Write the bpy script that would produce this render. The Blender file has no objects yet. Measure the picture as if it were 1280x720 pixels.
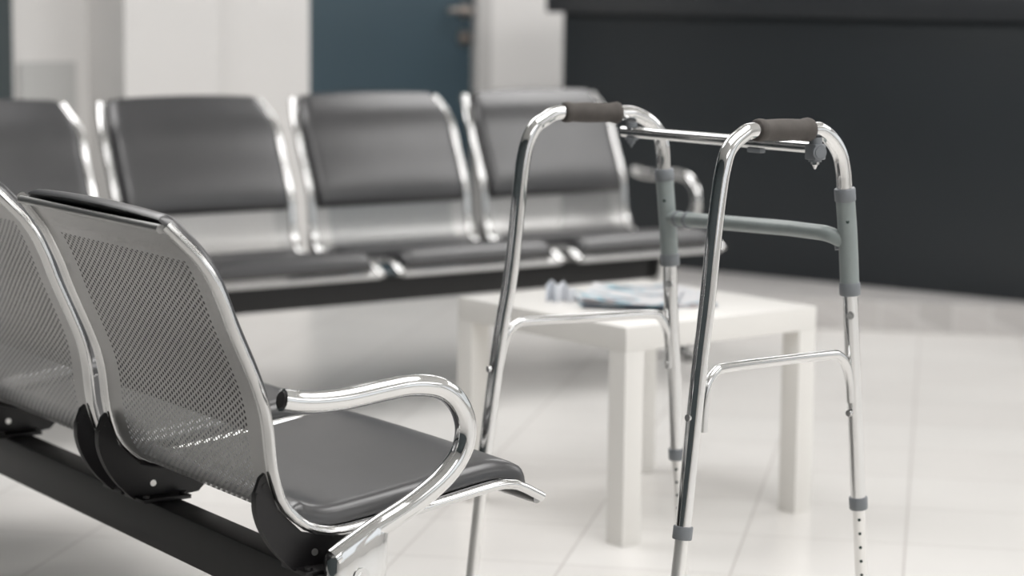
import bpy, bmesh, math, random
from mathutils import Vector, Matrix
random.seed(4)
C = bpy.context.scene.collection
PI = math.pi
V = Vector

# ------------------------------------------------------------------ materials
def mat(name, col=(.8,.8,.8), rough=.5, metal=0., **kw):
    m = bpy.data.materials.new(name); m.use_nodes = True
    b = m.node_tree.nodes['Principled BSDF']
    b.inputs['Base Color'].default_value = (*col, 1)
    b.inputs['Roughness'].default_value = rough
    b.inputs['Metallic'].default_value = metal
    for k, v in kw.items():
        b.inputs[k.replace('_', ' ')].default_value = v
    return m

def noise_variation(m, scale, amount, rough_amt=0.0, bump=0.0, bump_scale=200., dist=.0005):
    """gentle procedural colour, roughness and relief variation"""
    nt = m.node_tree; N = nt.nodes; L = nt.links
    b = N['Principled BSDF']; base = tuple(b.inputs['Base Color'].default_value)
    tc = N.new('ShaderNodeTexCoord')
    n = N.new('ShaderNodeTexNoise'); n.inputs['Scale'].default_value = scale; n.inputs['Detail'].default_value = 4
    L.new(tc.outputs['Object'], n.inputs['Vector'])
    r = N.new('ShaderNodeMapRange'); r.inputs[1].default_value = .3; r.inputs[2].default_value = .7
    r.inputs[3].default_value = 1 - amount; r.inputs[4].default_value = 1 + amount
    L.new(n.outputs['Fac'], r.inputs[0])
    mx = N.new('ShaderNodeVectorMath'); mx.operation = 'SCALE'
    mx.inputs[0].default_value = base[:3]; L.new(r.outputs[0], mx.inputs['Scale'])
    L.new(mx.outputs[0], b.inputs['Base Color'])
    if rough_amt:
        r2 = N.new('ShaderNodeMapRange'); ro = b.inputs['Roughness'].default_value
        r2.inputs[3].default_value = ro - rough_amt; r2.inputs[4].default_value = ro + rough_amt
        L.new(n.outputs['Fac'], r2.inputs[0]); L.new(r2.outputs[0], b.inputs['Roughness'])
    if bump:
        n2 = N.new('ShaderNodeTexNoise'); n2.inputs['Scale'].default_value = bump_scale
        L.new(tc.outputs['Object'], n2.inputs['Vector'])
        bp = N.new('ShaderNodeBump'); bp.inputs['Strength'].default_value = bump; bp.inputs['Distance'].default_value = dist
        L.new(n2.outputs['Fac'], bp.inputs['Height']); L.new(bp.outputs[0], b.inputs['Normal'])
    return m

M = {}
M['chrome'] = mat('chrome', (.77,.77,.765), .06, 1.)
M['chrome_dull'] = mat('chrome_dull', (.72,.72,.715), .15, 1.)
M['leather'] = noise_variation(mat('black_leather', (.020,.020,.023), .33, 0., IOR=1.85), 9, .12, .03, .12, 420., .0004)
M['blackmetal'] = noise_variation(mat('black_painted_metal', (.012,.0115,.012), .42), 30, .1)
M['bracket'] = noise_variation(mat('black_bracket', (.009,.008,.009), .4), 30, .1)
M['plug'] = mat('black_plastic', (.015,.013,.014), .45)
M['grip'] = noise_variation(mat('foam_grip', (.075,.066,.060), .75), 60, .12, 0, .4, 900., .0006)
M['greyplastic'] = noise_variation(mat('grey_plastic', (.20,.215,.23), .42), 40, .06)
M['sleeve'] = noise_variation(mat('grey_coated_tube', (.27,.305,.30), .34), 40, .05)
M['hole'] = mat('dark_hole', (.01,.03,.025), .7)
M['alu'] = mat('pale_aluminium', (.86,.85,.83), .28, .85)
M['laminate'] = noise_variation(mat('white_laminate', (.80,.785,.755), .32), 5, .015)
M['wall'] = noise_variation(mat('white_wall_paint', (.80,.785,.77), .7), 2.5, .012, 0, .05, 90., .001)
M['wallshade'] = noise_variation(mat('grey_wall_shade', (.56,.56,.55), .6), 3, .02)  # grey with the shade put into its colour, for the low wall panel
M['darkwall'] = noise_variation(mat('slate_wall_paint', (.05,.065,.07), .6), 3, .02)
M['ceiling'] = mat('ceiling_paint', (.82,.82,.81), .8)
M['door'] = noise_variation(mat('slate_blue_door', (.046,.076,.096), .45), 3, .04)
M['doorframe'] = mat('door_frame_paint', (.55,.54,.53), .5)
M['desk'] = noise_variation(mat('charcoal_desk', (.020,.025,.029), .42), 2, .05)
M['deskTop'] = mat('charcoal_countertop', (.035,.038,.042), .3)
M['brass'] = mat('brushed_handle', (.62,.55,.50), .3, 1.)
M['rubber'] = mat('grey_rubber', (.16,.165,.17), .8)

def steel_material(name, holes):
    m = mat(name, (.46,.457,.452), .33, .62)
    nt = m.node_tree; N = nt.nodes; L = nt.links; b = N['Principled BSDF']
    if not holes: return m
    # punched staggered round holes, laid out in metres over the sheet's UV
    uv = N.new('ShaderNodeUVMap'); uv.uv_map = 'UVMap'
    sep = N.new('ShaderNodeSeparateXYZ'); L.new(uv.outputs[0], sep.inputs[0])
    def mth(op, a, b_=None, c=None):
        n = N.new('ShaderNodeMath'); n.operation = op
        for i, v in enumerate((a, b_, c)):
            if v is None: continue
            if hasattr(v, 'links'): L.new(v, n.inputs[i])
            else: n.inputs[i].default_value = v
        return n.outputs[0]
    px, py, R = .0165, .0094, .0026
    def lattice(ox, oy):
        fx = mth('SUBTRACT', mth('FRACT', mth('ADD', mth('DIVIDE', sep.outputs[0], px), ox + 100)), .5)
        fy = mth('SUBTRACT', mth('FRACT', mth('ADD', mth('DIVIDE', sep.outputs[1], py), oy + 100)), .5)
        x = mth('MULTIPLY', fx, px); y = mth('MULTIPLY', fy, py)
        d2 = mth('ADD', mth('MULTIPLY', x, x), mth('MULTIPLY', y, y))
        return mth('LESS_THAN', d2, R * R)
    hole = mth('MAXIMUM', lattice(0, 0), lattice(.5, .5))
    inx = mth('LESS_THAN', mth('ABSOLUTE', sep.outputs[0]), .211)
    iny = mth('GREATER_THAN', sep.outputs[1], .070)
    hole = mth('MULTIPLY', hole, mth('MULTIPLY', inx, iny))
    tr = N.new('ShaderNodeBsdfTransparent'); mix = N.new('ShaderNodeMixShader')
    L.new(hole, mix.inputs[0]); L.new(b.outputs[0], mix.inputs[1]); L.new(tr.outputs[0], mix.inputs[2])
    L.new(mix.outputs[0], N['Material Output'].inputs['Surface'])
    return m
M['steel'] = steel_material('perforated_steel', True)
M['steelplain'] = steel_material('steel_lip', False)

def floor_material():
    m = mat('floor_tiles', (.80,.785,.76), .28)
    nt = m.node_tree; N = nt.nodes; L = nt.links; b = N['Principled BSDF']
    tc = N.new('ShaderNodeTexCoord')
    mp = N.new('ShaderNodeMapping'); mp.vector_type = 'TEXTURE'
    a = math.radians(79.3) - PI/2
    n_ = V((math.cos(a), math.sin(a), 0)); t_ = V((-math.sin(a), math.cos(a), 0))
    org = n_ * (-.034) + t_ * 4.56
    mp.inputs['Location'].default_value = org; mp.inputs['Rotation'].default_value = (0, 0, a)
    L.new(tc.outputs['Object'], mp.inputs['Vector'])
    br = N.new('ShaderNodeTexBrick'); br.offset = 0; br.squash = 1
    br.inputs['Scale'].default_value = 1; br.inputs['Mortar Size'].default_value = .0022
    br.inputs['Mortar Smooth'].default_value = .3
    br.inputs['Brick Width'].default_value = .329; br.inputs['Row Height'].default_value = .329
    br.inputs['Color1'].default_value = (.815,.80,.775,1); br.inputs['Color2'].default_value = (.79,.77,.745,1)
    br.inputs['Mortar'].default_value = (.56,.53,.51,1)
    L.new(mp.outputs[0], br.inputs['Vector'])
    no = N.new('ShaderNodeTexNoise'); no.inputs['Scale'].default_value = 3.2; no.inputs['Detail'].default_value = 6
    L.new(tc.outputs['Object'], no.inputs['Vector'])
    r = N.new('ShaderNodeMapRange'); r.inputs[1].default_value = .3; r.inputs[2].default_value = .7
    r.inputs[3].default_value = .965; r.inputs[4].default_value = 1.02; L.new(no.outputs['Fac'], r.inputs[0])
    sc = N.new('ShaderNodeVectorMath'); sc.operation = 'SCALE'
    L.new(br.outputs['Color'], sc.inputs[0]); L.new(r.outputs[0], sc.inputs['Scale'])
    L.new(sc.outputs[0], b.inputs['Base Color'])
    bp = N.new('ShaderNodeBump'); bp.invert = True; bp.inputs['Strength'].default_value = .4; bp.inputs['Distance'].default_value = .0015
    L.new(br.outputs['Fac'], bp.inputs['Height']); L.new(bp.outputs[0], b.inputs['Normal'])
    return m
M['floor'] = floor_material()

def mosaic_material():
    m = mat('plinth_tiles', (.60,.585,.575), .4)
    nt = m.node_tree; N = nt.nodes; L = nt.links; b = N['Principled BSDF']
    tc = N.new('ShaderNodeTexCoord'); br = N.new('ShaderNodeTexBrick'); br.offset = 0
    br.inputs['Scale'].default_value = 1; br.inputs['Mortar Size'].default_value = .003
    br.inputs['Brick Width'].default_value = .11; br.inputs['Row Height'].default_value = .11
    br.inputs['Color1'].default_value = (.62,.60,.59,1); br.inputs['Color2'].default_value = (.52,.505,.495,1)
    br.inputs['Mortar'].default_value = (.66,.65,.64,1)
    L.new(tc.outputs['UV'], br.inputs['Vector']); L.new(br.outputs['Color'], b.inputs['Base Color'])
    return m
M['plinth'] = mosaic_material()

def print_material(name, paper, inks, scale, seed, thresh=.56):
    """printed page: blocks of ink on paper, placed procedurally"""
    m = mat(name, paper, .3)
    nt = m.node_tree; N = nt.nodes; L = nt.links; b = N['Principled BSDF']
    tc = N.new('ShaderNodeTexCoord')
    mp = N.new('ShaderNodeMapping'); mp.inputs['Location'].default_value = (seed, seed * .7, 0)
    mp.inputs['Scale'].default_value = (scale, scale * 1.8, 1)
    L.new(tc.outputs['Object'], mp.inputs['Vector'])
    no = N.new('ShaderNodeTexNoise'); no.inputs['Scale'].default_value = 1; no.inputs['Detail'].default_value = 2.5
    L.new(mp.outputs[0], no.inputs['Vector'])
    cr = N.new('ShaderNodeValToRGB'); cr.color_ramp.interpolation = 'EASE'
    e = cr.color_ramp.elements; e[0].position = 0; e[0].color = (*paper, 1)
    e[1].position = thresh; e[1].color = (*paper, 1)
    for i, c in enumerate(inks):
        k = cr.color_ramp.elements.new(min(.98, thresh + .04 + i * .06)); k.color = (*c, 1)
    L.new(no.outputs['Fac'], cr.inputs[0]); L.new(cr.outputs[0], b.inputs['Base Color'])
    return m
M['page'] = print_material('pale_printed_page', (.74,.75,.77), [(.45,.62,.70), (.30,.40,.48), (.7,.6,.58)], 14, 3.1, .54)
M['cover'] = print_material('blue_cover', (.03,.08,.15), [(.02,.25,.36), (.5,.6,.65), (.05,.03,.05)], 18, 7.3, .5)
M['cover2'] = print_material('pale_cover', (.72,.72,.74), [(.08,.38,.50), (.20,.12,.12), (.55,.55,.6)], 10, 1.7, .52)
M['leaflet'] = print_material('white_leaflet', (.86,.88,.92), [(.65,.75,.85), (.35,.6,.8)], 14, 5.0, .55)
M['paperedge'] = mat('paper_edges', (.70,.62,.62), .8)

# ------------------------------------------------------------------ mesh helpers
def finish(name, bm, m, parent=None, smooth=True, angle=40):
    bmesh.ops.recalc_face_normals(bm, faces=bm.faces)
    me = bpy.data.meshes.new(name); bm.to_mesh(me); bm.free()
    for x in (m if isinstance(m, (list, tuple)) else [m]): me.materials.append(x)
    if smooth:
        for p in me.polygons: p.use_smooth = True
        me.set_sharp_from_angle(angle=math.radians(angle))
    o = bpy.data.objects.new(name, me); C.objects.link(o)
    if parent: o.parent = parent
    return o

def box(bm, lo, hi, mi=0, bevel=0, mtx=None):
    r = bmesh.ops.create_cube(bm, size=1)
    vs = r['verts']
    for v in vs:
        v.co = V([lo[i] + (v.co[i] + .5) * (hi[i] - lo[i]) for i in range(3)])
    fs = list({f for v in vs for f in v.link_faces})
    if bevel:
        es = list({e for v in vs for e in v.link_edges})
        g = bmesh.ops.bevel(bm, geom=es, offset=bevel, segments=2, affect='EDGES', profile=.6)
        fs = g['faces'] + [f for f in fs if f.is_valid]
        vs = list({v for f in fs if f.is_valid for v in f.verts})
    for f in fs:
        if f.is_valid: f.material_index = mi
    if mtx is not None:
        bmesh.ops.transform(bm, matrix=mtx, verts=[v for v in vs if v.is_valid])
    return vs

def smooth_path(pts, r=.02, seg=6):
    """polyline with every inner corner rounded by a quadratic arc"""
    P = [V(p) for p in pts]; out = [P[0]]
    for i in range(1, len(P) - 1):
        a, b, c = P[i-1], P[i], P[i+1]
        d1 = min(r, (a - b).length * .49); d2 = min(r, (c - b).length * .49)
        p, q = b + (a - b).normalized() * d1, b + (c - b).normalized() * d2
        for k in range(seg + 1):
            t = k / seg
            out.append(p * (1-t)**2 + b * 2*t*(1-t) + q * t*t)
    out.append(P[-1]); return out

def catmull(pts, n=8):
    P = [V(p) for p in pts]; P = [P[0]*2 - P[1]] + P + [P[-1]*2 - P[-2]]; out = []
    for i in range(1, len(P) - 2):
        p0, p1, p2, p3 = P[i-1:i+3]
        for k in range(n):
            t = k / n
            out.append(.5 * ((p1*2) + (p2-p0)*t + (p0*2-p1*5+p2*4-p3)*t*t + (p1*3-p0-p2*3+p3)*t*t*t))
    out.append(P[-2]); return out

def circle_sec(r, n=20, ry=None):
    ry = ry or r
    return [(r*math.cos(2*PI*k/n), ry*math.sin(2*PI*k/n)) for k in range(n)]

def sweep(bm, path, sec, side=V((1,0,0)), caps=True, mi=0, scale=None):
    """sweep a closed 2D section along a path; section x runs along 'side', y along side x tangent"""
    path = [V(p) for p in path]; rings = []
    for i, p in enumerate(path):
        t = (path[min(i+1, len(path)-1)] - path[max(i-1, 0)]).normalized()
        s = (side - t * side.dot(t)).normalized(); nrm = s.cross(t)
        k = scale(i / (len(path)-1)) if scale else 1
        rings.append([bm.verts.new(p + s*x*k + nrm*y*k) for x, y in sec])
    n = len(sec)
    for a, b in zip(rings, rings[1:]):
        for j in range(n):
            f = bm.faces.new((a[j], a[(j+1)%n], b[(j+1)%n], b[j])); f.material_index = mi
    if caps:
        for rg in (rings[0], rings[-1]):
            f = bm.faces.new(rg); f.material_index = mi
    return rings

def tube(bm, path, r, n=20, side=V((1,0,0)), **k): return sweep(bm, path, circle_sec(r, n), side, **k)

def disc_cyl(bm, c, axis, r, h, n=18, mi=0, r2=None):
    """short cylinder or cone centred on c along axis"""
    axis = V(axis).normalized(); c = V(c)
    side = axis.orthogonal().normalized()
    a = circle_sec(r, n); b = circle_sec(r if r2 is None else r2, n); u = side; w = axis.cross(u)
    A = [bm.verts.new(c - axis*h/2 + u*x + w*y) for x, y in a]
    B = [bm.verts.new(c + axis*h/2 + u*x + w*y) for x, y in b]
    for j in range(n): bm.faces.new((A[j], A[(j+1)%n], B[(j+1)%n], B[j])).material_index = mi
    bm.faces.new(A).material_index = mi; bm.faces.new(B).material_index = mi

def extrude_poly(bm, pts, x0, x1, mi=0):
    """polygon given in (y,z), extruded in x"""
    a = [bm.verts.new((x0, y, z)) for y, z in pts]; b = [bm.verts.new((x1, y, z)) for y, z in pts]
    n = len(pts)
    for j in range(n): bm.faces.new((a[j], a[(j+1)%n], b[(j+1)%n], b[j])).material_index = mi
    bm.faces.new(a).material_index = mi; bm.faces.new(b).material_index = mi

def empty(name, loc, rz=0):
    o = bpy.data.objects.new(name, None); o.empty_display_size = .1; C.objects.link(o)
    o.location = loc; o.rotation_euler = (0, 0, rz); return o
def tag(o, label, cat, group=None):
    o['label'] = label; o['category'] = cat
    if group: o['group'] = group
    return o
def structure(name, bm, m, smooth=False, parent=None):
    o = finish(name, bm, m, parent, smooth)
    if not parent: o['kind'] = 'structure'
    return o

# ------------------------------------------------------------------ the seat unit of the benches
# side profile of the folded steel shell, local (y = towards the sitter's knees, z = up)
PROFILE = [(0,.799),(.022,.774),(.045,.747),(.068,.704),(.088,.653),(.123,.574),(.137,.528),(.144,.470),
           (.150,.440),(.164,.405),(.199,.372),(.246,.359),(.312,.364),(.416,.378),(.490,.389),(.528,.393),(.556,.389),(.600,.366)]
PP = [V((0, y, z)) for y, z in [(p.y, p.z) for p in catmull([(0, a, b) for a, b in PROFILE], 6)]]
ARC = [0.]
for a, b in zip(PP, PP[1:]): ARC.append(ARC[-1] + (b-a).length)
TOTAL = ARC[-1]
def prof(u):
    """point, unit tangent and sitter-side normal of the profile at arc length u (extrapolated past the ends)"""
    if u <= 0: t = (PP[1]-PP[0]).normalized(); p = PP[0] + t*u
    elif u >= TOTAL: t = (PP[-1]-PP[-2]).normalized(); p = PP[-1] + t*(u-TOTAL)
    else:
        i = max(k for k in range(len(ARC)-1) if ARC[k] <= u)
        f = (u-ARC[i])/(ARC[i+1]-ARC[i]); p = PP[i].lerp(PP[i+1], f)
        t0 = (PP[i+1]-PP[max(i-1,0)]).normalized(); t1 = (PP[min(i+2,len(PP)-1)]-PP[i]).normalized()
        t = t0.lerp(t1, f).normalized()
    return p, t, V((0, -t.z, t.y))     # normal points towards the sitter (forward / up)
HALF = .272
def half_width(u):
    """rails draw in towards the top corners of the backrest"""
    k = max(0., 1 - u/.10)
    return HALF - .024*k**1.4
US = [0, .01, .02, .03, .045, .06, .08, .1, .13] + [.16 + .02*i for i in range(200) if .16 + .02*i < TOTAL-.004] + [TOTAL]

def make_shell():
    bm = bmesh.new(); uvl = bm.loops.layers.uv.new('UVMap'); xs = [-1 + 2*i/12 for i in range(13)]
    grid = []; uvs = {}
    for u in US:
        p, t, n = prof(u); hw = half_width(u) - .008; row = []
        for x in xs:
            v = bm.verts.new((x*hw, p.y, p.z)); uvs[v] = (x*hw, u); row.append(v)
        grid.append(row)
    for a, b in zip(grid, grid[1:]):
        for j in range(12):
            f = bm.faces.new((a[j], a[j+1], b[j+1], b[j]))
            for l in f.loops: l[uvl].uv = uvs[l.vert]
    # rolled lips along the top edge and the front edge
    for u, sgn in ((0, 1), (TOTAL, 1)):
        p, t, n = prof(u); hw = half_width(u) - .008
        c = p - n*.006
        sweep(bm, [(-hw, c.y, c.z), (hw, c.y, c.z)], circle_sec(.0065, 12), side=V((0,1,0)), mi=1)
    o = finish('seat_shell', bm, [M['steel'], M['steelplain']], None, True, 50)
    return o

def make_rail(sx, parent):
    bm = bmesh.new(); path = []
    for u in US:
        p, t, n = prof(u); path.append(V((sx*(half_width(u) - .003), p.y, p.z)))
    # two soft beads with a valley: the folded edge channel
    sec = []
    for k in range(28):
        a = 2*PI*k/28; x = math.cos(a)*.0118; y = math.sin(a)*(.0080 - .0028*math.exp(-((x+sx*.002)/.004)**2))
        sec.append((x, y))
    sweep(bm, path, sec)
    return finish('side_rail', bm, M['chrome_dull'], parent, True, 60)

def make_pad(name, u0, u1, T, parent, hwf, top_over=0., sharp=.55):
    """upholstered pad lying on the shell between arc lengths u0 and u1"""
    bm = bmesh.new(); nu, nx = 30, 28
    def e(s):                                                       # denser towards the ends
        return .5 - .5*math.cos(PI*s)
    front, back = [], []
    for i in range(nu+1):
        fu = e(i/nu); u = u0 + (u1-u0)*fu; p, t, n = prof(u); hw = hwf(u)
        ra, rb = [], []
        du = min(u-u0, u1-u)
        for j in range(nx+1):
            x = (-1 + 2*e(j/nx))
            uu = u - top_over*(1-x*x)*max(0, 1-(u-u0)/.08)
            p, t, n = prof(uu)
            dx = hw*(1-abs(x)); R = .021
            # rounded pillow edge + slight crown
            gx = math.sqrt(max(0, 1-(1-min(dx/R, 1))**2.2)); gu = math.sqrt(max(0, 1-(1-min(du/R, 1))**2.2))
            crown = .74 + .26*(1-abs(x)**2.5)*(1-abs(2*fu-1)**2.5)
            h = .007 + T*crown*(gx*gu)
            # rounded plan corners
            cx = hw*x
            if du < .02 and dx < .02:
                k = (1-du/.02)*(1-dx/.02)*.005; cx -= math.copysign(k, cx)
            P = p + n*h; P.x = cx; B = p + n*.004; B.x = cx
            ra.append(bm.verts.new(P)); rb.append(bm.verts.new(B))
        front.append(ra); back.append(rb)
    for g in (front, back):
        for a, b in zip(g, g[1:]):
            for j in range(nx): bm.faces.new((a[j], a[j+1], b[j+1], b[j]))
    for i in range(nu):
        for j in (0, nx): bm.faces.new((front[i][j], front[i+1][j], back[i+1][j], back[i][j]))
    for j in range(nx):
        for i in (0, nu): bm.faces.new((front[i][j], front[i][j+1], back[i][j+1], back[i][j]))
    return finish(name, bm, M['leather'], parent, True, 50)

def make_bracket(x, parent):
    """crescent plate that carries the shell on the beam, with its saddle and bolts"""
    bm = bmesh.new()
    outer = [(.130,.446),(.122,.425),(.122,.400),(.130,.374),(.145,.348),(.165,.325),(.192,.306),(.262,.306),(.296,.309),(.318,.330),(.322,.362)]
    inner = [(.300,.3535),(.246,.3495),(.196,.362),(.157,.400),(.142,.440),(.138,.452)]
    extrude_poly(bm, outer + inner, x-.004, x+.004)
    # stiffening flange that follows the outer edge
    pth = catmull([(x, y+.002, z) for y, z in outer[1:8]], 3)
    sweep(bm, pth, [(-.007,-.0015),(.007,-.0015),(.007,.0015),(-.007,.0015)])
    box(bm, (x-.035, .184, .306), (x+.035, .268, .3125), bevel=.001)   # saddle on the beam
    for dy in (.194, .258):
        for dx in (-.025, .025): disc_cyl(bm, (x+dx, dy, .3145), (0,0,1), .006, .006, 8)
    disc_cyl(bm, (x, .216, .331), (1,0,0), .0052, .0095, 16, mi=1)
    disc_cyl(bm, (x, .137, .434), (1,0,0), .0042, .0105, 12, mi=0)
    return finish('bracket', bm, [M['bracket'], M['alu'], M['chrome']], parent, True, 35)

def make_seat(parent, x):
    sh = make_shell(); sh.name = 'seat_shell'; sh.parent = parent; sh.location = (x, 0, 0)
    for sx in (-1, 1):
        make_rail(sx, sh)
        make_bracket(sx*(HALF-.012), sh)
    make_pad('back_pad', -.005, .335, .024, sh, lambda u: half_width(max(u, 0)) - .019, .009)
    make_pad('seat_pad', .462, TOTAL-.018, .030, sh, lambda u: HALF - .021)
    return sh

def make_arm(x, parent):
    pts = [(.137,.563),(.162,.558),(.196,.555),(.241,.556),(.299,.562),(.345,.5645),(.391,.556),(.421,.532),(.435,.496),(.427,.459),(.397,.426),(.346,.394),(.287,.367),(.240,.343),(.217,.331)]
    bm = bmesh.new()
    path = catmull([(x, a, b) for a, b in pts], 7)
    sweep(bm, path, circle_sec(.0158, 28, .0158), side=V((1,0,0)))
    o = finish('armrest', bm, M['chrome'], parent, True, 50)
    b2 = bmesh.new()
    p, q = path[0], path[1]; d = (p-q).normalized()
    sweep(b2, [p - d*.004, p + d*.0025], circle_sec(.0115, 24, .0115), side=V((1,0,0)))
    finish('end_cap', b2, M['plug'], o)
    return o

def make_leg(x, parent):
    bm = bmesh.new()
    sx = 1 if x > 0 else -1
    # upright: flat oval column, its head following the slope of the arm
    for (z0, z1, a0, a1) in ():
        pass
    rings = []
    sec = [(.0, 0)]
    def ring(z, y0, y1, w, slope=0):
        r = []
        n = 28
        for k in range(n):
            a = 2*PI*k/n
            ca, sa = math.cos(a), math.sin(a)
            ex = .45
            yy = (y0+y1)/2 + (y1-y0)/2*math.copysign(abs(ca)**ex, ca)
            xx = x + w*math.copysign(abs(sa)**.7, sa)
            r.append(bm.verts.new((xx, yy, z + slope*(yy-(y0+y1)/2))))
        return r
    rings = [ring(.359, .2085, .298, .0145, .5), ring(.354, .2062, .303, .0165, .48), ring(.300, .205, .300, .0175, .1), ring(.24, .206, .290, .017),
             ring(.16, .212, .270, .016), ring(.09, .214, .266, .0155), ring(.05, .205, .275, .0155)]
    for a, b in zip(rings, rings[1:]):
        for j in range(28): bm.faces.new((a[j], a[(j+1)%28], b[(j+1)%28], b[j]))
    bm.faces.new(rings[0]); bm.faces.new(rings[-1])
    o = finish('leg', bm, M['chrome'], parent, True, 50)
    b2 = bmesh.new()
    path = catmull([(x, -.02, .018), (x, .06, .034), (x, .15, .056), (x, .225, .064), (x, .29, .056), (x, .36, .036), (x, .425, .018)], 6)
    sweep(b2, path, circle_sec(.021, 24, .015), side=V((1,0,0)))
    finish('foot_bar', b2, M['chrome'], o)
    for y in (-.005, .412):
        b3 = bmesh.new(); disc_cyl(b3, (x, y, .008), (0,0,1), .020, .016, 20)
        finish('glide', b3, M['plug'], o)
    b4 = bmesh.new()
    disc_cyl(b4, (x+sx*.0175, .252, .306), (1,0,0), .0125, .004, 24)
    disc_cyl(b4, (x+sx*.0195, .252, .306), (1,0,0), .0060, .002, 6)
    finish('screw_cap', b4, M['chrome_dull'], o)
    return o

PITCH = .602
def make_bench(loc, rz, n, label, arms=(-1, 1)):
    root = empty('waiting_bench', loc, rz); tag(root, label, 'bench')
    x1 = HALF + .012; x0 = x1 - .024 - 2*HALF - (n-1)*PITCH
    bm = bmesh.new()
    lo_x, hi_x = x0 - .005, x1 + .018
    box(bm, (lo_x, .199, .234), (hi_x, .252, .3065), bevel=.004)
    finish('beam', bm, M['blackmetal'], root)
    for x, s in ((lo_x, -1), (hi_x, 1)):
        b2 = bmesh.new(); box(b2, (min(x, x+s*.004), .197, .232), (max(x, x+s*.004), .254, .3085), bevel=.001)
        finish('beam_cap', b2, M['plug'], root)
    for i in range(n): make_seat(root, -i*PITCH)
    for s in arms:
        x = x1 + .030 if s > 0 else x0 - .030
        make_arm(x, root); make_leg(x, root)
    return root

D2R = math.radians
# near bench: local +y is the way the sitters face
QX, QY = -.4706, 2.9730
ang = D2R(34.6); db = V((-math.sin(ang), math.cos(ang), 0))
near_origin = V((QX, QY, 0)) + db*(.228)
make_bench(near_origin, ang - PI/2, 3, 'black padded steel waiting bench seen from behind, its chrome armrest nearest the camera')
# far bench
ang2 = D2R(-53.2); f2 = V((math.cos(ang2), math.sin(ang2), 0)); d2 = V((-f2.y, f2.x, 0))
far_origin = V((-1.401, 5.8355, 0))          # centre of the leftmost seat
make_bench(far_origin, ang2 - PI/2, 4, 'row of black padded chrome seats facing the room, in front of the slate blue door')

# ------------------------------------------------------------------ walking frame
FA = V((.25784, 3.86584, 0)); FB = FA + V((.25784, -.3564, 0)); PA, PB = D2R(30), D2R(42)
walker_c = (FA + FB)/2 - V((.16, .10, 0)); walker_c.z = 0
walker = empty('walking_frame', walker_c, 0)
tag(walker, 'chrome walking frame with dark foam grips and grey sleeves in front of the white table', 'walker')
def plane_pt(F, ph, s, z, off=0.):
    return V((F.x + s*math.cos(ph) - off*math.sin(ph), F.y + s*math.sin(ph) + off*math.cos(ph), z)) - walker_c
SIDES = [
 dict(F=FA, ph=PA, foot_r=(-.384,.0), col_r=(-.3505,.308), col_f=(.043,.307), foot_f=(.068,.0),
      path=[(-.3505,.308),(-.321,.528),(-.304,.622),(-.2935,.702),(-.279,.835),(-.262,.884),(-.238,.903),(-.203,.914),(-.091,.911),(-.062,.909),(-.029,.895),(-.008,.872),(0,.845),(.003,.811),(.012,.727),(.020,.646),(.023,.575),(.034,.447),(.043,.307)],
      sleeve=[(.003,.811),(.012,.727),(.020,.646)], grip=((-.203,.914),(-.091,.911)),
      brace=[(-.325,.468),(-.316,.510),(-.305,.545),(-.285,.561),(-.262,.5635),(-.139,.5615),(-.020,.560),(.002,.552),(.016,.530),(.0215,.502),(.0225,.462)], bolt_r=(-.3395,.487), bolt_f=(.0185,.472)),
 dict(F=FB, ph=PB, foot_r=(-.386,.0), col_r=(-.344,.313), col_f=(.067,.299), foot_f=(.102,.0),
      path=[(-.344,.313),(-.317,.548),(-.302,.655),(-.291,.751),(-.283,.810),(-.275,.852),(-.262,.885),(-.235,.904),(-.204,.911),(-.079,.908),(-.052,.905),(-.027,.890),(-.007,.868),(.003,.841),(.008,.811),(.020,.730),(.029,.644),(.041,.536),(.055,.417),(.067,.299)],
      sleeve=[(.008,.811),(.020,.730),(.029,.644)], grip=((-.204,.911),(-.079,.908)),
      brace=[(-.306,.462),(-.303,.510),(-.296,.534),(-.280,.550),(-.258,.5545),(-.144,.553),(-.020,.550),(.008,.545),(.026,.528),(.036,.500),(.041,.468)], bolt_r=(-.3365,.487), bolt_f=(.0370,.450)),
]
R_T = .0122
def lerp2(a, b, t): return (a[0]+(b[0]-a[0])*t, a[1]+(b[1]-a[1])*t)
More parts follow.
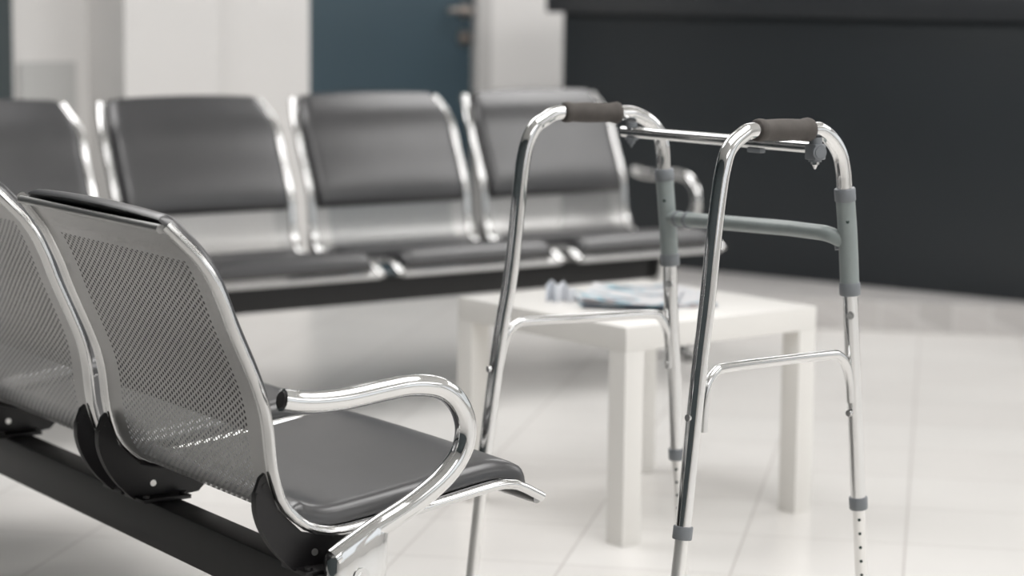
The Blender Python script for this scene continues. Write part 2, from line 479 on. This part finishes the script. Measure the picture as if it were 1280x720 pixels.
for S in SIDES:
    F, ph = S['F'], S['ph']; side = V((-math.sin(ph), math.cos(ph), 0)); P = lambda s, z, off=0.: plane_pt(F, ph, s, z, off)
    fwd = V((math.cos(ph), math.sin(ph), 0))
    bm = bmesh.new()
    tube(bm, catmull([P(*p) for p in S['path']], 6), R_T, 24, side)
    frame = finish('side_frame', bm, M['chrome'], walker, True, 60)
    # shallow bolt heads on the frame tube
    for bs in (S['bolt_r'], S['bolt_f']):
        b = bmesh.new(); disc_cyl(b, P(*bs), fwd, .0052, .007, 14)
        finish('bolt', b, M['chrome_dull'], frame)
    # moulded foam hand grip
    g0, g1 = S['grip']; bm = bmesh.new(); path = [P(*lerp2(g0, g1, t)) for t in (0,.02,.06,.12,.16,.25,.4,.55,.7,.84,.88,.94,.98,1)]
    rad = [.0145,.0168,.0178,.0172,.0160,.0166,.0172,.0172,.0166,.0164,.0178,.0188,.0178,.0150]
    rings = []
    for p, r in zip(path, rad):
        d = (path[-1]-path[0]).normalized(); up = V((0,0,1)); up = (up - d*up.dot(d)).normalized(); sd = d.cross(up)
        rings.append([bm.verts.new(p + up*r*math.sin(2*PI*k/24) + sd*r*math.cos(2*PI*k/24)) for k in range(24)])
    for a, c in zip(rings, rings[1:]):
        for j in range(24): bm.faces.new((a[j], a[(j+1)%24], c[(j+1)%24], c[j]))
    bm.faces.new(rings[0]); bm.faces.new(rings[-1])
    o = finish('hand_grip', bm, M['grip'], walker, True, 60); o['label'] = 'dark grey foam hand grip'
    # grey sleeve over the front leg with its end collars and a pin hole
    bm = bmesh.new(); sl = catmull([P(*p) for p in S['sleeve']], 8)
    tube(bm, sl, .0152, 24, side)
    sleeve = finish('leg_sleeve', bm, M['sleeve'], walker, True, 60); sleeve['label'] = 'matt grey sleeve'
    for a, e in ((0, 1), (-1, -2)):
        bm = bmesh.new(); d = (sl[e]-sl[a]).normalized(); p0 = sl[a] - d*.002
        tube(bm, [p0, p0+d*.0015, p0+d*.019, p0+d*.0205], .0168, 24, side, scale=lambda t: .94 if t in (0, 1) else 1)
        finish('collar', bm, M['greyplastic'], sleeve, True, 40)
    bm = bmesh.new(); p0 = sl[5]; d = (-fwd*.72 - side*.69) if S is SIDES[1] else (-fwd*.72 - side*.69)
    disc_cyl(bm, p0 + d*.0148, d, .0027, .0012, 12); finish('pin_hole', bm, M['hole'], sleeve)
    # small screw just under the sleeve
    bm = bmesh.new(); p0 = sl[-1] + (sl[-1]-sl[-2]).normalized()*.034; d = (-fwd*.8 - side*.6)
    disc_cyl(bm, p0 + d*.012, d, .0062, .005, 16); disc_cyl(bm, p0 + d*.0155, d, .0042, .003, 6)
    finish('screw', bm, M['chrome_dull'], sleeve)
    # lower brace bridging front and rear leg
    bm = bmesh.new(); tube(bm, catmull([P(*p) for p in S['brace']], 5), .0078, 18, side)
    finish('brace', bm, M['chrome_dull'], walker, True, 60)
    # telescopic legs
    for cl, ft, hs in ((S['col_r'], S['foot_r'], -1), (S['col_f'], S['foot_f'], 1)):
        bm = bmesh.new(); A = P(*cl); B = P(*ft); d = (B-A).normalized()
        tube(bm, [A - d*.02, B - d*.012], .0104, 20, side)
        e = (-fwd*.75 - side*.66)*hs
        e = (e - d*e.dot(d)).normalized()
        nh = 10
        for k in range(nh):
            c = A + d*(.026 + .0235*k) + e*.0102
            disc_cyl(bm, c, e, .0026, .0014, 10, mi=1)
        leg = finish('leg_extension', bm, [M['alu'], M['hole']], walker, True, 60)
        bm = bmesh.new()
        tube(bm, [A - d*.010, A - d*.0085, A + d*.0085, A + d*.010], .0150, 24, side, scale=lambda t: .95 if t in (0, 1) else 1)
        c = finish('leg_collar', bm, M['greyplastic'], leg, True, 40); c['label'] = 'grey plastic collar'
        bm = bmesh.new()
        z0 = ft[1]
        pts = [B - V((0,0,B.z)) + V((0,0,z)) - V((d.x, d.y, 0))*z/abs(d.z)*-1*-1 for z in (.0, .012, .018, .045)]
        rr = [.0185, .0185, .0145, .0130]
        rings = [[bm.verts.new(p + V((r*math.cos(2*PI*k/20), r*math.sin(2*PI*k/20), 0))) for k in range(20)] for p, r in zip(pts, rr)]
        for a, c2 in zip(rings, rings[1:]):
            for j in range(20): bm.faces.new((a[j], a[(j+1)%20], c2[(j+1)%20], c2[j]))
        bm.faces.new(rings[0]); bm.faces.new(rings[-1])
        finish('rubber_foot', bm, M['rubber'], leg, True, 40)
# grey cross tube between the sleeves
A = plane_pt(FA, PA, .012, .727); B = plane_pt(FB, PB, .020, .741)
across = (B-A).normalized(); up = V((0,0,1))
hook = plane_pt(FB, PB, -.004, .741)
bm = bmesh.new()
pth = smooth_path([A + across*.004, A + across*.30, hook - across*.024, B + V((0,0,-.014)) - across*.004], .018, 6)
tube(bm, pth, .0125, 22, V((0,0,1)))
cb = finish('cross_tube', bm, M['sleeve'], walker, True, 60); cb['label'] = 'grey cross tube between the front legs'
for t in (.026, .052):
    bm = bmesh.new(); tube(bm, [A + across*t, A + across*(t+.006)], .0142, 22, V((0,0,1)))
    finish('hinge_ring', bm, M['greyplastic'], cb, True, 40)
bm = bmesh.new()
tube(bm, [B + V((0,0,-.002)) - across*.018 , B + V((0,0,-.026)) - across*.012], .0118, 18, V((1,0,0)))
finish('hinge_socket', bm, M['greyplastic'], cb, True, 40)
# chrome upper bar, clamped under the two grips, with pivot fittings
A = plane_pt(FA, PA, -.068, .878, -.004); B = plane_pt(FB, PB, -.068, .880, -.002)
dr = (B-A).normalized()
A2 = A - dr*.022
bm = bmesh.new(); sec = []
for k in range(28):
    a = 2*PI*k/28; x = math.cos(a)*.0088; sec.append((x*(1 - .22*math.exp(-(math.sin(a)/.28)**2)), math.sin(a)*.0095))
sd = V((0,0,1))
sweep(bm, [A2, B], [(y, x) for x, y in sec], side=sd)
ub = finish('upper_bar', bm, M['chrome_dull'], walker, True, 60); ub['label'] = 'slim chrome bar under the grips'
bm = bmesh.new()
for c in (A,):
    disc_cyl(bm, c + up*.012, up, .0095, .010, 16); disc_cyl(bm, c - up*.0115, up, .0110, .005, 16)
    disc_cyl(bm, c - up*.0165, up, .0070, .006, 6); disc_cyl(bm, c - up*.0225, up, .0012, .008, 12, r2=.0048)
finish('pivot', bm, M['greyplastic'], ub, True, 40)
L0 = A.lerp(B, .70); bm = bmesh.new()
box(bm, (-.016, -.006, -.016), (.016, .006, -.008), bevel=.002, mtx=Matrix.Translation(L0) @ dr.to_track_quat('X', 'Z').to_matrix().to_4x4())
finish('latch', bm, M['greyplastic'], ub, True, 40)
bm = bmesh.new()
box(bm, (-.0125, -.0115, -.019), (.0125, .0115, .006), bevel=.003, mtx=Matrix.Translation(B - V((0,0,.0)) ) @ Matrix.Rotation(PB, 4, 'Z'))
disc_cyl(bm, B + up*.010, up, .0105, .012, 16)
fw = V((math.cos(PB), math.sin(PB), 0)); sdB = V((math.sin(PB), -math.cos(PB), 0))
nrm = (-fw*.35 + sdB*.94).normalized()
disc_cyl(bm, B - up*.0065 + nrm*.0125, nrm, .0115, .005, 22); disc_cyl(bm, B - up*.0065 + nrm*.0155, nrm, .0085, .002, 22)
disc_cyl(bm, B - up*.0205, up, .0100, .003, 20); disc_cyl(bm, B - up*.0240, up, .0066, .005, 6, mi=1); disc_cyl(bm, B - up*.030, up, .0014, .007, 12, mi=1, r2=.0045)
disc_cyl(bm, B - up*.008 + fw*.0145, fw, .006, .006, 10)
finish('clamp', bm, [M['greyplastic'], M['chrome_dull']], ub, True, 40)

# ------------------------------------------------------------------ low white table and what lies on it
TF = V((.229, 4.424, 0)); ta = D2R(129.16)
da = V((math.cos(ta), math.sin(ta), 0)); dbt = V((math.sin(ta), -math.cos(ta), 0))
tcn = TF + (da + dbt)*.275
table = empty('side_table', tcn, ta)
tag(table, 'low square white laminate table with thick legs, papers lying on it', 'table')
bm = bmesh.new(); box(bm, (-.275,-.275,.400), (.275,.275,.450), bevel=.0012)
finish('tabletop', bm, M['laminate'], table)
for sx in (-1, 1):
    for sy in (-1, 1):
        bm = bmesh.new()
        box(bm, (min(sx*.275, sx*.225), min(sy*.275, sy*.225), .0), (max(sx*.275, sx*.225), max(sy*.275, sy*.225), .400), bevel=.001)
        finish('leg', bm, M['laminate'], table)

def paper_sheet(bm, w, l, z0, thick, curl, mi_top=0, mi_edge=1, nx=26, ny=8, mi_low=None):
    """rectangular booklet, x along its width, left end curling up by curl(fx, fy)"""
    top, bot = [], []
    for i in range(nx+1):
        rt, rb = [], []
        for j in range(ny+1):
            fx, fy = i/nx, j/ny; z = z0 + max(0, curl(fx, fy))
            rt.append(bm.verts.new((w*(fx-.5), l*(fy-.5), z+thick))); rb.append(bm.verts.new((w*(fx-.5), l*(fy-.5), z)))
        top.append(rt); bot.append(rb)
    for i in range(nx):
        for j in range(ny):
            bm.faces.new((top[i][j], top[i+1][j], top[i+1][j+1], top[i][j+1])).material_index = mi_top
            bm.faces.new((bot[i][j], bot[i][j+1], bot[i+1][j+1], bot[i+1][j])).material_index = mi_top if mi_low is None else mi_low
    for i in range(nx):
        for j in (0, ny): bm.faces.new((top[i][j], top[i+1][j], bot[i+1][j], bot[i][j])).material_index = mi_edge
    for j in range(ny):
        for i in (0, nx): bm.faces.new((top[i][j], top[i][j+1], bot[i][j+1], bot[i][j])).material_index = mi_edge

TZ = .4503
GRP = None
def magazine(name, loc, rz, w, l, thick, curl, mats, label, cat, pages=True):
    r = empty(name, (loc[0], loc[1], TZ + loc[2]), rz); tag(r, label, cat)
    bm = bmesh.new(); paper_sheet(bm, w, l, .0, .0012, lambda a, b: 0, 0, 0); finish('back_cover', bm, mats[1], r)
    bm = bmesh.new(); paper_sheet(bm, w*.985, l*.985, .0013, thick, lambda a, b: curl(a, b)*.45, 1, 1); finish('pages', bm, [M['page'], M['paperedge']], r)
    bm = bmesh.new(); paper_sheet(bm, w, l, .0015+thick, .0009, curl, 0, 1, mi_low=1); finish('front_cover', bm, mats, r)
    return r
c1 = lambda a, b: .011*max(0, 1-a/.6)**1.6
c2 = lambda a, b: .006*max(0, 1-a/.4)**2
magazine('magazine', (.285, 4.815, 0), D2R(6), .29, .21, .0055, lambda a, b: 0, (M['cover2'], M['cover']), 'pale magazine with dark blue back, bottom one of the papers on the white table', 'magazine')
magazine('open_booklet', (.262, 4.800, .0092), D2R(-9), .20, .26, .0022, c1, (M['cover2'], M['cover']), 'thin pale booklet with blue print, its left edge curling up, on top of the magazine', 'booklet')
bm = bmesh.new(); paper_sheet(bm, .21, .148, 0, .0006, lambda a, b: .001*math.sin(6*a), 0, 0)
o = finish('flyer', bm, M['cover2']); o.location = (.405, 4.865, TZ+.0008+.0); o.rotation_euler = (0, 0, D2R(24))
o.location = (.300, 5.000, TZ+.0008); tag(o, 'flat pale flyer with blue print lying behind the magazine on the white table', 'flyer')
# leaflet standing in a zigzag
bm = bmesh.new(); zz = [(-.036,.0),(-.024,.030),(-.010,-.012),(.004,.026),(.018,-.006),(.030,.024)]; hh = [.036,.046,.038,.044,.028,.030]
fr, bk = [], []
for (x, y), h in zip(zz, hh):
    fr.append((bm.verts.new((x, y-.0006, 0)), bm.verts.new((x*.95, y*.7-.0006, h)))); bk.append((bm.verts.new((x, y+.0006, 0)), bm.verts.new((x*.95, y*.7+.0006, h))))
for i in range(5):
    bm.faces.new((fr[i][0], fr[i+1][0], fr[i+1][1], fr[i][1])); bm.faces.new((bk[i][0], bk[i][1], bk[i+1][1], bk[i+1][0]))
    bm.faces.new((fr[i][1], fr[i+1][1], bk[i+1][1], bk[i][1])); bm.faces.new((fr[i][0], bk[i][0], bk[i+1][0], fr[i+1][0]))
for i in (0, 5): bm.faces.new((fr[i][0], fr[i][1], bk[i][1], bk[i][0]))
o = finish('folded_leaflet', bm, M['leaflet'], None, False); o.location = (.108, 4.790, TZ)
tag(o, 'small white and pale blue leaflet standing half folded at the left end of the papers', 'leaflet')

# ------------------------------------------------------------------ the room (u along the back wall, v away from it)
RZ = D2R(40)
def W(u, v, z=0): return V((u*math.cos(RZ) - v*math.sin(RZ), u*math.sin(RZ) + v*math.cos(RZ), z))
RM = Matrix.Rotation(RZ, 4, 'Z')
U0, U1, V0, V1, H = -1.3, 9.2, -4.2, 7.0, 2.8
def rbox(bm, u0, u1, v0, v1, z0, z1, mi=0, bevel=0): box(bm, (u0, v0, z0), (u1, v1, z1), mi, bevel, RM)

bm = bmesh.new(); rbox(bm, U0-.2, U1+.2, V0-.2, 7.5, -.1, 0); structure('floor', bm, M['floor'])
bm = bmesh.new(); rbox(bm, U0-.2, U1+.2, V0-.2, 7.5, H, H+.1); structure('ceiling', bm, M['ceiling'])
DU0, DU1 = 4.863, 5.668
bm = bmesh.new()
rbox(bm, 4.38, DU0, V1, V1+.2, 0, H); rbox(bm, DU1+.075, U1+.2, V1, V1+.2, 0, H); rbox(bm, DU0, DU1+.075, V1, V1+.2, 2.08, H)
rbox(bm, 3.69, 4.1, V1+.16, V1+.36, 0, H)
structure('wall_back', bm, M['wall'])
bm = bmesh.new(); rbox(bm, 4.01, 4.40, 6.90, 7.36, 0, H, bevel=.004); structure('trim_1', bm, M['wall'])           # square pilaster
bm = bmesh.new(); rbox(bm, 3.735, 3.955, V1+.145, V1+.16, 0, .845, bevel=.003); structure('wall_shade_panel', bm, M['wallshade'])  # added grey panel standing in for soft shade low on the wall
bm = bmesh.new()
rbox(bm, DU1, DU1+.075, V1-.012, V1+.10, 0, 2.08, bevel=.003); rbox(bm, DU0, DU1+.075, V1-.012, V1+.10, 2.08, 2.15, bevel=.003)
structure('trim_3', bm, M['doorframe'])

def door(name, u0, u1, v, handle_right):
    bm = bmesh.new(); rbox(bm, u0+.004, u1-.004, v+.020, v+.062, .006, 2.076, bevel=.002)
    d = finish(name, bm, M['door'], None, False); d['kind'] = 'structure'
    uh = u1 - .045 if handle_right else u0 + .045; s = -1 if handle_right else 1
    bm = bmesh.new()
    c = W(uh, v, 1.035); n = (W(0, -1) - W(0, 0)).normalized(); al = (W(1, 0) - W(0, 0)).normalized()
    disc_cyl(bm, c - n*.016, n, .030, .010, 24); disc_cyl(bm, c + n*.010, n, .010, .045, 16)
    tube(bm, smooth_path([c + n*.030, c + n*.040 + al*s*.010, c + n*.040 + al*s*.125], .012), .0105, 16, V((0,0,1)))
    disc_cyl(bm, W(uh, v, .925) - n*.016, n, .030, .010, 24); disc_cyl(bm, W(uh, v, .925) - n*.009, n, .010, .012, 16)
    h = finish('door_handle', bm, M['brass'], d)
    return d
door('door_1', DU0, DU1, V1, True)
bm = bmesh.new(); rbox(bm, U0-.2, 3.70, V1+.13, V1+.36, 0, H); structure('wall_far', bm, M['darkwall'])
bm = bmesh.new(); rbox(bm, U0-.2, U0, V0-.2, 7.5, 0, H); structure('wall_left', bm, M['darkwall'])

def window_wall(name, fixed, axis, a0, a1, wins, sill, head, outward):
    bm = bmesh.new()
    lo, hi = (fixed, fixed+.2) if outward > 0 else (fixed-.2, fixed)
    def seg(x0, x1, z0, z1):
        if axis == 'v': rbox(bm, lo, hi, x0, x1, z0, z1)
        else: rbox(bm, x0, x1, lo, hi, z0, z1)
    seg(a0, a1, 0, sill); seg(a0, a1, head, H)
    x = a0
    for w0, w1 in wins: seg(x, w0, sill, head); x = w1
    seg(x, a1, sill, head)
    structure(name, bm, M['wall'])
WIN = []
window_wall('wall_right', U1, 'v', V0, V1, [(-3.2,-1.0),(-.6,1.6),(2.0,4.2),(4.6,6.6)], .9, 2.5, 1)
window_wall('wall_rear', V0, 'u', U0, U1, [(1.1,3.3),(3.8,6.0),(6.5,8.7)], .6, 2.5, -1)
k = 0
for w0, w1 in [(-3.2,-1.0),(-.6,1.6),(2.0,4.2),(4.6,6.6)]:
    k += 1; bm = bmesh.new(); t = .05
    for a, b_, z0, z1 in ((w0, w0+t, .9, 2.5), (w1-t, w1, .9, 2.5), (w0, w1, .9, .95), (w0, w1, 2.45, 2.5), ((w0+w1)/2-t/2, (w0+w1)/2+t/2, .9, 2.5)):
        rbox(bm, U1+.06, U1+.12, a, b_, z0, z1)
    structure('window_%d' % k, bm, M['laminate'])
for w0, w1 in [(1.1,3.3),(3.8,6.0),(6.5,8.7)]:
    k += 1; bm = bmesh.new(); t = .05
    for a, b_, z0, z1 in ((w0, w0+t, .6, 2.5), (w1-t, w1, .6, 2.5), (w0, w1, .6, .65), (w0, w1, 2.45, 2.5), ((w0+w1)/2-t/2, (w0+w1)/2+t/2, .6, 2.5)):
        rbox(bm, a, b_, V0-.12, V0-.06, z0, z1)
    structure('window_%d' % k, bm, M['laminate'])

# ------------------------------------------------------------------ reception counter
P0, P1 = V((.183, 8.590, 0)), V((1.720, 7.450, 0)); dd = (P1-P0).normalized(); nn = V((dd.y, -dd.x, 0))   # nn faces the room
Ld = 3.6; rzd = math.atan2(dd.y, dd.x)
desk = empty('reception_desk', P0, rzd)
tag(desk, 'large charcoal reception counter on a pale tiled plinth along the right side', 'reception desk')
bm = bmesh.new(); box(bm, (0, 0, .10), (Ld, .60, 1.06), bevel=.003); finish('front_panel', bm, M['desk'], desk)
bm = bmesh.new(); box(bm, (-.05, -.045, 1.035), (Ld, .66, 1.12), bevel=.004); finish('countertop', bm, M['deskTop'], desk)
bm = bmesh.new(); uvl = bm.loops.layers.uv.new('UVMap')
inv = Matrix.Rotation(-rzd, 4, 'Z') @ Matrix.Translation(-P0)
f0, f1 = inv @ V((.55, 7.56, 0)), inv @ V((1.715, 7.32, 0))
dirf = (f1-f0)
q0 = f0 - dirf*.25; q1 = f0 + dirf*((Ld - f0.x)/dirf.x)
pl = [(q0.x, q0.y), (q0.x+.9, q1.y-.10) if False else (q1.x, q1.y), (Ld, .55), (.05, .55)]
a = [bm.verts.new((x, y, 0)) for x, y in pl]; b = [bm.verts.new((x, y, .10)) for x, y in pl]
for j in range(4): bm.faces.new((a[j], a[(j+1)%4], b[(j+1)%4], b[j]))
bm.faces.new(a); bm.faces.new(b)
for f in bm.faces:
    for l in f.loops:
        co = l.vert.co; l[uvl].uv = (co.x, co.y + co.z)
finish('plinth', bm, M['plinth'], desk, False)

# ------------------------------------------------------------------ light
world = bpy.data.worlds.new('world'); bpy.context.scene.world = world; world.use_nodes = True
bg = world.node_tree.nodes['Background']; bg.inputs[0].default_value = (.93,.97,1,1); bg.inputs[1].default_value = 4.6
def area(name, loc, size, power, rot=(0,0,0), col=(1,.985,.975), portal=False):
    l = bpy.data.lights.new(name, 'AREA'); l.shape = 'RECTANGLE'; l.size, l.size_y = size; l.energy = power; l.color = col
    o = bpy.data.objects.new(name, l); C.objects.link(o); o.location = loc; o.rotation_euler = rot
    if portal: l.cycles.is_portal = True
    return o
for (u, v), sz, pw in [((6.9, 2.1), (2.6, 2.4), 285), ((2.6, 1.8), (1.8, 1.8), 200), ((2.4, 5.0), (1.8, 1.8), 200), ((6.0, 5.4), (1.8, 1.2), 150),
                        ((1.0, -1.6), (1.8, 1.8), 150), ((4.6, -1.6), (1.8, 1.2), 100)]:
    area('ceiling_lamp', W(u, v, H-.03), sz, pw, (0, 0, RZ))
for w0, w1 in [(-3.2,-1.0),(-.6,1.6),(2.0,4.2),(4.6,6.6)]:
    area('window_portal', W(U1+.05, (w0+w1)/2, 1.7), (1.6, w1-w0), 1, (0, PI/2, RZ), portal=True)
for w0, w1 in [(1.1,3.3),(3.8,6.0),(6.5,8.7)]:
    area('window_portal', W((w0+w1)/2, V0-.05, 1.55), (w1-w0, 1.9), 1, (PI/2, 0, RZ), portal=True)

# ------------------------------------------------------------------ camera
cd = bpy.data.cameras.new('camera'); cam = bpy.data.objects.new('camera', cd); C.objects.link(cam)
f_px, pit, roll = 2800., .132, .012
cd.sensor_width = 36; cd.lens = f_px/1280*36; cd.clip_start = .05
R0 = V((1,0,0)); Fw = V((0, math.cos(pit), -math.sin(pit))); U = V((0, math.sin(pit), math.cos(pit)))
c_, s_ = math.cos(roll), math.sin(roll)
Rr = R0*c_ + U*s_; Ur = U*c_ - R0*s_
cam.matrix_world = Matrix(((Rr.x, Ur.x, -Fw.x, 0), (Rr.y, Ur.y, -Fw.y, 0), (Rr.z, Ur.z, -Fw.z, 1.115), (0, 0, 0, 1)))
cd.dof.use_dof = True; cd.dof.focus_distance = 3.28; cd.dof.aperture_fstop = 2.9; cd.dof.aperture_blades = 0
sc = bpy.context.scene; sc.camera = cam
sc.view_settings.view_transform = 'Standard'; sc.view_settings.look = 'None'; sc.view_settings.gamma = 1
sc.view_settings.use_curve_mapping = False; sc.view_settings.exposure = -2.03
sc.cycles.use_denoising = True; sc.cycles.max_bounces = 10; sc.cycles.transparent_max_bounces = 16
sc.cycles.sample_clamp_indirect = 8; sc.cycles.caustics_reflective = False; sc.cycles.caustics_refractive = False
sc.cycles.blur_glossy = .5
